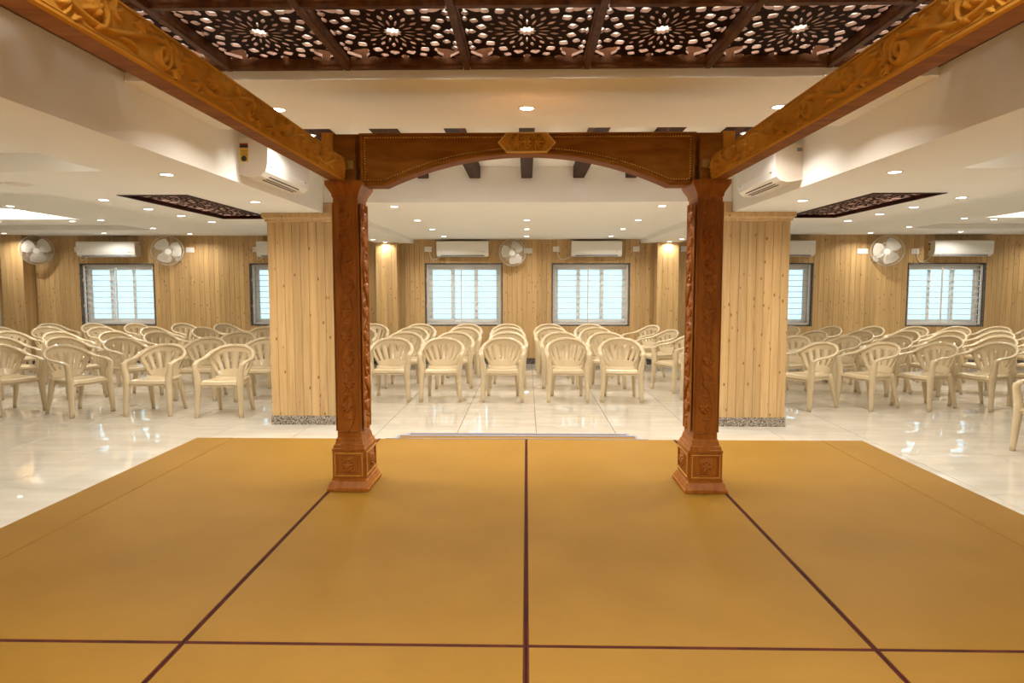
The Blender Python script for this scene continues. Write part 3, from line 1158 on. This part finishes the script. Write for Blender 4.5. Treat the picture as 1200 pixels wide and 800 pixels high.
xs_b = [k * .545 for k in range(-3, 4)]
for k in range(6):
    t = MB().box(xs_b[k] + .075, xs_b[k + 1] - .075, YS1 + .003, YS1 + .018, 2.675, 2.69).build('cove_light', 'cove_arch')
    tag(t, 'LED strip behind the flat ceiling strip, %s gap between dark beams from the two-fan side' % ORD[k], 'light', 'LED strips between the beams')
# ------------------------------------------------------------------ downlights
ring_me = MB().lathe([(.040, 0), (.040, -.004), (.047, -.005), (.054, -.003), (.056, 0)], n=20).mesh('trim_ring', True)
ring_me.materials.append(M['acwhite'])
lens_me = MB().disc((0, 0, -.0035), .0405, 20, flip=True).mesh('lens')
lens_me.materials.append(M['lens'])
lamp = bpy.data.lights.new('downlight_lamp', 'AREA')
lamp.shape = 'DISK'
lamp.size = .075
lamp.energy = W_DOWN
lamp.color = C_DOWN
lamp.spread = math.radians(150)


def downlight(x, y, z, label, group, power=None):
    t = thing('downlight', label, 'light', (x, y, z), group=group)
    obj('trim_ring', ring_me, None, t)
    obj('lens', lens_me, None, t)
    d = lamp if power is None else lamp.copy()
    if power is not None:
        d.energy = power
    l = bpy.data.objects.new('lamp', d)
    col.objects.link(l)
    l.parent = t
    l.location = (0, 0, -.008)
    return t


for x, s in ((-1.54, 'two-fan end of'), (0, 'middle of'), (1.54, 'one-fan end of')):
    downlight(x, 4.3, ZSTRIP, 'round downlight at the %s the flat ceiling strip above the arch' % s, 'downlights above the arch')
for k in range(-3, 4):
    nm = 'middle dark beam' if k == 0 else 'dark beam %s from the middle one, %s side' % (('next', 'second', 'third')[abs(k) - 1], 'two-fan' if k < 0 else 'one-fan')
    downlight(k * .545, 5.55 if k == 0 else 5.2, 2.628, 'small downlight under the ' + nm, 'downlights on the beams', 11)
for x, s in ((-1.47, 'row on the two-fan side'), (0, 'middle row'), (1.49, 'row on the turned-chair side')):
    for k, y in enumerate((12.2, 10.7, 9.25, 7.65)):
        if x == 0 and k == 3:
            continue
        downlight(x, y, 2.38, 'ceiling downlight over the middle chairs, %s, %s from the far wall' % (s, ORD[k]), 'downlights over the middle chairs')
for sx, side in ((-1, 'two-fan wing'), (1, 'one-fan wing')):
    for k, y in enumerate((4.75, 6.3)):
        downlight(sx * 2.49, y, ZSOF, 'downlight in the low soffit beside the canopy, %s, %s from the stage' % (side, ORD[k]), 'soffit downlights')
    for k, y in enumerate((8.23, 7.5, 6.85, 6.12)):
        downlight(sx * 3.79, y, ZSOF, 'downlight along the ceiling lattice, %s, %s from the far wall' % (side, ORD[k]), 'downlights beside the wing lattice', 7)
    for k, y in enumerate((12.6, 11.35, 9.95, 8.2)):
        downlight(sx * 6.22, y, 2.46, 'downlight beside the bright ceiling tray, %s, %s from the far wall' % (side, ORD[k]), 'downlights beside the trays')
    for k, (x, y) in enumerate(((6.75, 10.12), (7.9, 10.15), (9.3, 10.15))):
        downlight(sx * x, y, 2.46, 'downlight between two ceiling trays, %s, %s from the column' % (side, ORD[k]), 'downlights between the trays')
    for k, x in enumerate((7.7, 9.55)):
        downlight(sx * x, 12.4, 2.46, 'downlight over the far wall %s, %s' % ('air conditioner' if k == 0 else 'corner', side), 'downlights by the far wall')
    downlight(sx * 2.68, 11.95, 2.31, 'downlight in the soffit before the pilaster, %s side' % side.split()[0], 'downlights by the pilasters')
    downlight(sx * 2.62, 12.68, 2.31, 'downlight close against the pine pilaster, %s side' % side.split()[0], 'downlights by the pilasters', 4)
# hall lights behind and beside the viewpoint, with added outer downlights and tray strips
for sx in (-1, 1):
    for k, y in enumerate((.8, -.9)):
        for x, w in ((.6, 'inner'), (1.72, 'added outer')):  # outer ones added to brighten the dropped soffit faces
            downlight(sx * x, y, ZSTRIP, '%s downlight over the rear of the stage, %s row behind lattice, %s side' % (w, ORD[k], 'two-fan' if sx < 0 else 'one-fan'), 'downlights over the rear of the stage', 31)
    t = MB().box(min(sx * 2.868, sx * 2.885), max(sx * 2.868, sx * 2.885), -.9, 4.5, 2.345, 2.36).build('cove_light', 'fill_dim')  # added, unseen glowing strip that brightens the near tray
    tag(t, 'added unseen fill strip in the shallow side tray next to the canopy, %s wing' % ('two-fan' if sx < 0 else 'one-fan'), 'light', 'cove lights')
for sx in (-1, 1):
    for k, (x, y) in enumerate(((4.6, 3.0), (7.2, 3.0), (4.6, .6), (7.2, .6))):
        downlight(sx * x, y, 2.39, 'downlight in the shallow side tray, %s wing, %s from the canopy' % ('two-fan' if sx < 0 else 'one-fan', ORD[k]), 'downlights in the near side trays')
for sx in (-1, 1):
    t = thing('ceiling_speaker', 'round flush ceiling speaker in the %s wing' % ('two-fan' if sx < 0 else 'one-fan'), 'speaker', (sx * 3.86, 5.18, ZSOF))
    MB().lathe([(.085, 0), (.085, -.004), (.10, -.006), (.112, 0)], n=24).build('rim', 'plaster', t, True)
    MB().disc((0, 0, -.004), .086, 24, flip=True).build('mesh_grille', 'acside', t)


# ------------------------------------------------------------------ air conditioners, sockets, fans
def air_conditioner(loc, rz, L, label, group, sticker=None, slots=False):
    t = thing('air_conditioner', label, 'air conditioner', loc, rz, group)
    prof = [(0, .02), (-.115, 0), (-.165, .012), (-.20, .045), (-.215, .10), (-.222, .255), (-.212, .282), (-.19, .292), (0, .292)]
    MB().loft([[(x, y, z) for y, z in prof] for x in (-L / 2, L / 2)]).build('body', 'acside', t)
    fr = [(-.1655, .0115), (-.2015, .044), (-.2170, .10), (-.2245, .255), (-.2145, .284)]
    bk = [(-.160, .016), (-.195, .047), (-.210, .10), (-.217, .25), (-.205, .276)]
    MB().loft([[(x, y, z) for y, z in fr + bk[::-1]] for x in (-L / 2 - .0015, L / 2 + .0015)]).build('front_panel', 'acwhite', t, False)
    if slots:
        for k, (y, z, w) in enumerate(((-.128, .0025, .004), (-.153, .0085, .0028), (-.178, .0215, .0028))):
            MB().box(-L * .36, L * .33, y - w, y + w, z - .0045, z + .004).build('air_slot', 'dark', t)
    else:
        MB().box(-L * .42, L * .42, -.196, -.15, .004, .026).build('louvre', 'greyp', t)
    MB().box(L * .38, L * .42, -.2195, -.21, .085, .091).build('logo', 'greyp', t)
    MB().box(-L * .43, -L * .405, -.2195, -.21, .085, .091).build('indicator', 'greyp', t)
    if sticker:
        sgn, kind = sticker
        x0 = sgn * (L / 2 + .0005)
        x1 = sgn * (L / 2 + .0025)
        a, b = min(x0, x1), max(x0, x1)
        if kind == 'energy':
            MB().box(a, b, -.075, -.012, .115, .25).build('energy_label', 'yellow', t)
            x1 = sgn * (L / 2 + .0035)
            a, b = min(x0, x1), max(x0, x1)
            MB().box(a, b, -.075, -.012, .218, .238).build('label_band', 'dark', t)
            MB().box(a, b, -.075, -.012, .238, .25).build('label_band', 'redp', t)
            v = [(sgn * (L / 2 + .004), -.043 + .021 * math.cos(q), .138 + .021 * math.sin(q)) for q in np.linspace(0, 2 * PI, 17)[:-1]]
            MB().add(v, [tuple(range(16)) if sgn > 0 else tuple(range(15, -1, -1))]).build('label_seal', 'dark', t)
            MB().box(a, b, -.07, -.017, .163, .166).box(a, b, -.066, -.02, .178, .181).box(a, b, -.066, -.02, .192, .195).build('label_lines', 'dark', t)
        else:
            MB().box(a, b, -.05, -.01, .235, .262).build('rating_label', 'greyp', t)
    return t


air_conditioner((-XD, 5.63, 2.308), PI / 2, .98, 'white split air conditioner on the soffit with a yellow energy label', 'soffit air conditioners', (-1, 'energy'), True)
air_conditioner((XD, 5.93, 2.308), -PI / 2, .95, 'white split air conditioner on the soffit with a small grey rating label', 'soffit air conditioners', (1, 'grey'), True)
AC = [(-8.55, -7.43, 'over the window nearest the outermost wall fan', (1, 'grey')), (-5.1, -4.1, 'over the window half hidden by the two-fan side column', None),
      (-1.69, -.72, 'over the middle window beside the fan with a looped cord', None), (.84, 1.78, 'over the middle window by the turned chairs', None),
      (4.38, 5.36, 'over the window half hidden by the one-fan side column', None), (7.55, 8.62, 'over far wall window, yellow label on its end', (-1, 'energy'))]
for a, b, w, st in AC:
    air_conditioner(((a + b) / 2, YB - .001, 2.05), 0, b - a, 'white wall air conditioner ' + w, 'far wall air conditioners', st)


def socket(x, z, label, w=.085, cord=None):
    t = thing('wall_socket', label, 'socket', (x, YB, z), group='white sockets on the far wall')
    MB().loft([[(-w, y, -.05), (w, y, -.05), (w, y, .05), (-w, y, .05)] if y > -.01 else [(-w + .004, y, -.046), (w - .004, y, -.046), (w - .004, y, .046), (-w + .004, y, .046)] for y in (-.0005, -.009, -.013)]).build('plate', 'acwhite', t)
    MB().box(-w * .55, -w * .1, -.019, -.012, -.025, .025).build('switch', 'acwhite', t)
    MB().box(w * .15, w * .65, -.03, -.012, -.022, .022).build('plug', 'acwhite', t)
    if cord:
        p = smooth_path([(w * .4, -.02, -.02), (w * .4 + cord[0] * .05, -.02, -.12), (cord[0] * .35, -.02, -.20), (cord[0] * .75, -.02, -.165), (cord[0], -.02, cord[1])], 5)
        MB().tube(p, .006, 6).build('cord', 'acwhite', t)


socket(-8.66, 2.20, 'white socket with looped cord beside the outermost air conditioner', .07, (.22, -.12))
socket(-6.47, 2.19, 'white socket beside the inner wall fan of the two-fan wing', .08)
socket(-5.2, 2.2, 'white socket beside the air conditioner half hidden by the column', .055, (.16, -.12))
socket(-1.88, 2.2, 'white socket with looped cord beside the middle air conditioner near the fan', .07, (.26, -.11))
socket(.03, 2.17, 'white socket at the edge of the middle wall fan', .08)
socket(.56, 2.2, 'white socket with looped cord, air conditioner by the turned chairs', .06, (.32, -.11))
socket(2.08, 2.2, 'white socket on the pine wall between air conditioner and pilaster', .06)
socket(2.98, 2.2, 'white socket on the pine wall just past the pilaster', .06)
socket(6.33, 2.15, 'white double socket beside the lone wall fan', .1)
socket(7.31, 2.15, 'white socket with looped cord beside the yellow-labelled wall air conditioner', .07, (.28, -.10))


def wall_fan(x, z, label, rz, tilt, rr=.27, spin=0.0, side=1):
    t = thing('wall_fan', label, 'fan', (x, YB, z), group='white wall fans')
    # bracket on the wall
    MB().loft([[(-.05 + side * .12, y, -.20), (.05 + side * .12, y, -.20), (.05 + side * .12, y, -.07), (-.05 + side * .12, y, -.07)] for y in (-.001, -.035)]).build('wall_bracket', 'acwhite', t)
    MB().tube(smooth_path([(side * .12, -.02, -.12), (side * .10, -.10, -.12), (side * .03, -.15, -.05), (0, -.14, 0)], 5), .022, 8).build('arm', 'acwhite', t)
    head = thing('head_pivot', None, None)
    bpy.data.objects.remove(head)
    Mx = Matrix.Translation((0, -.19, 0)) @ Matrix.Rotation(rz, 4, 'Z') @ Matrix.Rotation(tilt, 4, 'X')

    def put(mb, name, m, smooth=True, par=t):
        mb.v = [tuple(Mx @ Vector(p)) for p in mb.v]
        return mb.build(name, m, par, smooth)
    put(MB().lathe([(.03, .10), (.07, .09), (.085, .05), (.085, .0), (.06, -.02)], n=16, axis='y'), 'motor', 'acwhite')
    for k in range(3):
        a0 = spin + 2 * PI * k / 3
        pts = []
        grid = []
        for i in range(6):
            u = i / 5
            r = .045 + (rr * .86 - .045) * u
            wd = .52 + .34 * math.sin(PI * min(1, .25 + u * .72))
            row = []
            for j in range(5):
                q = (j / 4 - .5) * 2
                row.append((r * math.cos(a0 + q * wd), -.045 + .035 * q, r * math.sin(a0 + q * wd)))
            grid.append(row)
        mb = MB()
        off = (0, .003, 0)
        vv = [p for r_ in grid for p in r_] + [(p[0], p[1] + .004, p[2]) for r_ in grid for p in r_]
        ff = []
        for i in range(5):
            for j in range(4):
                q = i * 5 + j
                ff.append((q, q + 1, q + 6, q + 5))
                ff.append((30 + q, 30 + q + 5, 30 + q + 6, 30 + q + 1))
        mb.add(vv, ff)
        put(mb, 'blade', 'acwhite')
    put(MB().lathe([(.01, -.095), (.045, -.09), (.05, -.03)], n=16, axis='y'), 'hub', 'acwhite')
    cg = MB()

    def circ(r, y, w, n=40):
        rings = []
        for k in range(n + 1):
            a = 2 * PI * k / n
            rings.append((r * math.cos(a), y, r * math.sin(a)))
        cg.tube(rings, w, 5)
    circ(rr, -.045, .006)
    circ(rr * .985, -.02, .004)
    circ(.055, -.115, .004, 20)
    circ(rr * .6, -.108, .0025, 30)
    for k in range(60):
        a = 2 * PI * k / 60
        c, s = math.cos(a), math.sin(a)
        cg.tube([(.05 * c, -.115, .05 * s), (rr * .6 * c, -.108, rr * .6 * s), (rr * .9 * c, -.085, rr * .9 * s), (rr * c, -.045, rr * s)], .0024, 3)
        if k % 2 == 0:
            cg.tube([(rr * c, -.04, rr * s), (rr * .8 * c, .0, rr * .8 * s), (.08 * c, .03, .08 * s)], .0014, 3)
    put(cg, 'cage', 'wire')
    put(MB().disc((0, -.1175, 0), .052, 20, 'y'), 'badge', 'acwhite')


wall_fan(-9.33, 2.19, 'white wall fan beside the far pine pilaster', .55, .25, .28, .6, 1)
wall_fan(-6.82, 2.18, 'white wall fan between two air conditioners, socket close beside it', .6, .3, .28, .2, 1)
wall_fan(-.26, 2.13, 'white wall fan between the two middle windows', -.1, .15, .25, .9, 1)
wall_fan(6.70, 2.16, 'white wall fan with double socket, alone in its wing', -.55, .25, .28, .9, -1)


# ------------------------------------------------------------------ chairs
def chair_meshes():
    ms = {}
    # seat: dished pad with a rolled front edge
    nx, ny = 12, 10
    top, bot = [], []
    for j in range(ny + 1):
        v = j / ny
        y = -.235 + .445 * v
        hw = .228 - .045 * v
        for i in range(nx + 1):
            u = i / nx * 2 - 1
            z = .425 - .016 * (1 - u * u) * math.sin(PI * min(1, v * .95)) + .004 * u * u
            if v < .2:
                z -= .035 * ((.2 - v) / .2) ** 2
            if abs(u) > .85:
                z -= .02 * ((abs(u) - .85) / .15) ** 2
            top.append((hw * u, y, z))
            bot.append((hw * u * .97, y + .004 * (1 - v), z - .026))
    mb = MB()
    n = nx + 1
    N = n * (ny + 1)
    f = []
    for j in range(ny):
        for i in range(nx):
            q = j * n + i
            f.append((q, q + 1, q + n + 1, q + n))
            f.append((N + q, N + q + n, N + q + n + 1, N + q + 1))
    for i in range(nx):
        f.append((i, N + i, N + i + 1, i + 1))
        q = ny * n + i
        f.append((q, q + 1, N + q + 1, N + q))
    for j in range(ny):
        q = j * n
        f.append((q, q + n, N + q + n, N + q))
        q = j * n + nx
        f.append((q, N + q, N + q + n, q + n))
    mb.add(top + bot, f)
    ms['seat'] = mb.mesh('seat', True)
    # hoop: arms sweeping up into the back rim
    half = [(.268, -.205, .610), (.278, -.12, .634), (.281, 0, .646), (.275, .10, .664), (.253, .185, .700), (.205, .245, .738), (.125, .282, .772), (0, .295, .785)]
    path = half + [(-x, y, z) for x, y, z in half[-2::-1]]
    pth = smooth_path(path, 5)
    nP = len(pth)
    sides, dims = [], []
    for k, p in enumerate(pth):
        u = abs(k / (nP - 1) - .5) * 2          # 1 at the arm tip, 0 at the top
        armness = min(1, max(0, (u - .25) / .45))
        flat = Vector((1 if p[0] > 0 else -1, 0, 0))
        back = Vector((p[0] * 1.2, .18, .55)) if abs(p[0]) > 1e-6 else Vector((0, .18, .55))
        back.normalize()
        s = (flat * armness + back * (1 - armness))
        sides.append(tuple(s.normalized()))
        dims.append((.020 + .010 * armness, .012 + .001 * armness))
    third = nP // 3
    a0, a1 = int(nP * .27), int(nP * .73)
    ms['rim'] = MB().sweep(pth[a0:a1 + 1], dims[a0:a1 + 1], 8, sides[a0:a1 + 1]).mesh('rim', True)
    ms['armR'] = MB().sweep(pth[:a0 + 1], dims[:a0 + 1], 8, sides[:a0 + 1]).mesh('armrest', True)
    ms['armL'] = MB().sweep(pth[a1:], dims[a1:], 8, sides[a1:]).mesh('armrest', True)
    # back sheet: solid foot, seven slats fanning out to the rim
    topc = pth[a0 - 3:a1 + 4]

    def top_at(u):
        q = (1 - (u + 1) / 2) * (len(topc) - 1)
        i = min(int(q), len(topc) - 2)
        return topc[i] * (1 - (q - i)) + topc[i + 1] * (q - i)

    def sheet(u, v):
        b = np.array([.170 * u, .205 - .03 * u * u, .415])
        t = top_at(u)
        p = b * (1 - v) + t * v
        p[1] += .018 * math.sin(PI * v) * (1 - .6 * u * u)
        p[0] *= 1 + .06 * math.sin(PI * v)
        return p
    mb = MB()

    def strip(u0, u1, v0, v1, nu, nv, u0b=None, u1b=None):
        vs_, fs = [], []
        for lay in (0, 1):
            for j in range(nv + 1):
                v = v0 + (v1 - v0) * j / nv
                k = j / nv
                a = u0 + ((u0b if u0b is not None else u0) - u0) * k
                b = u1 + ((u1b if u1b is not None else u1) - u1) * k
                for i in range(nu + 1):
                    p = sheet(a + (b - a) * i / nu, v)
                    vs_.append((p[0], p[1] + lay * .008, p[2]))
        n1 = (nu + 1) * (nv + 1)
        for j in range(nv):
            for i in range(nu):
                q = j * (nu + 1) + i
                fs.append((q, q + 1, q + nu + 2, q + nu + 1))
                fs.append((n1 + q, n1 + q + nu + 1, n1 + q + nu + 2, n1 + q + 1))
            q = j * (nu + 1)
            fs.append((q, q + nu + 1, n1 + q + nu + 1, n1 + q))
            q += nu
            fs.append((q, n1 + q, n1 + q + nu + 1, q + nu + 1))
        mb.add(vs_, fs)
    strip(-1, 1, 0, .26, 12, 3)
    strip(-1, 1, .80, 1.0, 16, 2)
    ns = 7
    for k in range(ns):
        c = (k - 3) / 3.0 * .88
        w = .112 if k != 3 else .12
        strip(c - w, c + w, .25, .82, 2, 7, c - w * .92, c + w * .92)
    ms['back'] = mb.mesh('backrest', True)
    # legs: channel-section, tapering, splayed
    fl = smooth_path([(.268, -.205, .612), (.264, -.216, .565), (.245, -.212, .45), (.240, -.214, .36), (.247, -.226, .18), (.254, -.238, 0)], 3)
    d = []
    for p in fl:
        z = p[2]
        d.append((.030 if z > .5 else .023 + .015 * min(1, z / .42), .020 + (.026 if z < .45 else .015) * min(1, z / .4)))
    ms['legF'] = MB().sweep(fl, d, 8, (1, 0, 0)).mesh('leg', True)
    flm = [(-p[0], p[1], p[2]) for p in fl]
    ms['legFl'] = MB().sweep(flm, d, 8, (1, 0, 0)).mesh('leg', True)
    rl = smooth_path([(.170, .165, .425), (.178, .19, .36), (.188, .235, .18), (.198, .285, 0)], 3)
    d = [(.020 + .013 * min(1, p[2] / .42), .016 + .018 * min(1, p[2] / .4)) for p in rl]
    ms['legR'] = MB().sweep(rl, d, 8, (1, 0, 0)).mesh('leg', True)
    ms['legRl'] = MB().sweep([(-p[0], p[1], p[2]) for p in rl], d, 8, (1, 0, 0)).mesh('leg', True)
    # apron under the seat
    ap = MB().box(-.215, .215, -.226, -.212, .352, .405)
    for s in (-1, 1):
        ap.loft([[(s * .222, -.2, .36), (s * .212, -.2, .36), (s * .212, -.2, .41), (s * .222, -.2, .41)], [(s * .178, .19, .36), (s * .168, .19, .36), (s * .168, .19, .41), (s * .178, .19, .41)]])
    ms['apron'] = ap.mesh('apron')
    ms['sticker'] = MB().add([(-.016, .272, .7975), (.016, .272, .7975), (.016, .284, .7985), (-.016, .284, .7985)], [(0, 1, 2, 3)]).mesh('sticker')
    for k, m in ms.items():
        m.materials.append(M['sticker' if k == 'sticker' else 'plastic'])
    return ms


CM = chair_meshes()
chair0 = thing('plastic_chair', 'x', 'chair')
for k, nm in (('seat', 'seat'), ('apron', 'apron'), ('back', 'backrest'), ('armR', 'armrest'), ('armL', 'armrest'), ('legF', 'leg'), ('legFl', 'leg'), ('legR', 'leg'), ('legRl', 'leg')):
    o = obj(nm, CM[k], None, chair0)
    if k == 'back':
        obj('rim', CM['rim'], None, o)
obj('sticker', CM['sticker'], None, chair0)
first = [True]
rc = random.Random(11)


def chair(xt, yt, ang, label, group):
    """xt, yt: point under the top of the backrest; ang: turn from facing the stage (+ towards +x), degrees"""
    a = math.radians(ang + rc.uniform(-3, 3))
    o = chair0 if first[0] else copy_tree(chair0)
    first[0] = False
    # local -y is the front; turned by a about z
    dx, dy = math.sin(a), -math.cos(a)
    o.location = (xt + dx * .28, yt + dy * .28, 0)
    o.rotation_euler = (0, 0, a)
    o['label'] = label
    o['group'] = group


ROW = ['front row', 'second row', 'third row', 'fourth row', 'last row']
# wing with two fans: rows from the stage outwards, counted away from the column
YL_ = [8.17, 9.25, 10.42, 11.62, 12.70]
LW = [[-3.52, -4.38, -5.56, -6.42], [-3.54, -4.36, -5.60, -6.44, -7.30], [-3.56, -4.42, -5.72, -6.44, -7.28, -8.10, -8.95],
      [-3.6, -4.50, -5.58, -6.50, -7.36, -8.35, -9.18], [-3.7, -4.65, -5.70, -6.52, -7.38, -8.22, -9.02]]
for r, xs_ in enumerate(LW):
    for k, x in enumerate(xs_):
        turn = 2 if x > -5 else 66
        chair(x, YL_[r] + (.03 if k % 2 else -.03) - (.14 if (turn > 10 and r == 0) else 0), turn, 'cream plastic armchair, %s, %s from the pine column, two-fan wing' % (ROW[r], ORD[k]), 'chairs in the two-fan wing')
# middle block
YC_ = [9.26, 10.43, 11.60, 12.68]
CW = [[-2.75, -1.83, -1.13, -.32, .55, 1.27], [-2.8, -1.87, -1.10, -.29, .52, 1.22], [-2.83, -1.94, -1.07, -.31, .43, 1.18], [-2.86, -1.98, -1.10, -.35, .42, 1.18]]
for r, xs_ in enumerate(CW):
    for k, x in enumerate(xs_):
        chair(x, YC_[r], (6, 4, 2, 0, -1, -3)[k], 'cream plastic armchair, %s of the middle block, %s from the turned chairs' % (ROW[r] if r < 3 else 'last row', ORD[5 - k]), 'chairs in the middle block')
for r, (x, y) in enumerate([(2.62, 9.0), (2.42, 9.95), (2.36, 11.1), (2.28, 12.3)]):
    chair(x, y, -64, 'cream plastic armchair turned sideways at the end of the middle block, %s' % (ROW[r] if r < 3 else 'last row'), 'turned chairs of the middle block')
# wing with one fan
RW = [(8.6, [3.74, 4.50, 5.20, 5.91, 6.62]), (9.72, [3.86, 4.57, 5.27, 5.97, 6.70, 7.42]),
      (10.86, [3.9, 4.60, 5.31, 6.02, 6.72, 7.46, 8.2]), (12.05, [3.9, 4.65, 5.37, 6.09, 6.82, 7.54, 8.24, 8.95])]
for r, (y, xs_) in enumerate(RW):
    for k, x in enumerate(xs_):
        chair(x, y, -66, 'cream plastic armchair, %s, %s from the pine column, one-fan wing' % (ROW[r] if r < 3 else 'last row', ORD[k]), 'chairs in the one-fan wing')
chair(5.02, 6.2, -66, 'lone cream plastic armchair on bare floor beside the stage', 'chairs in the one-fan wing')
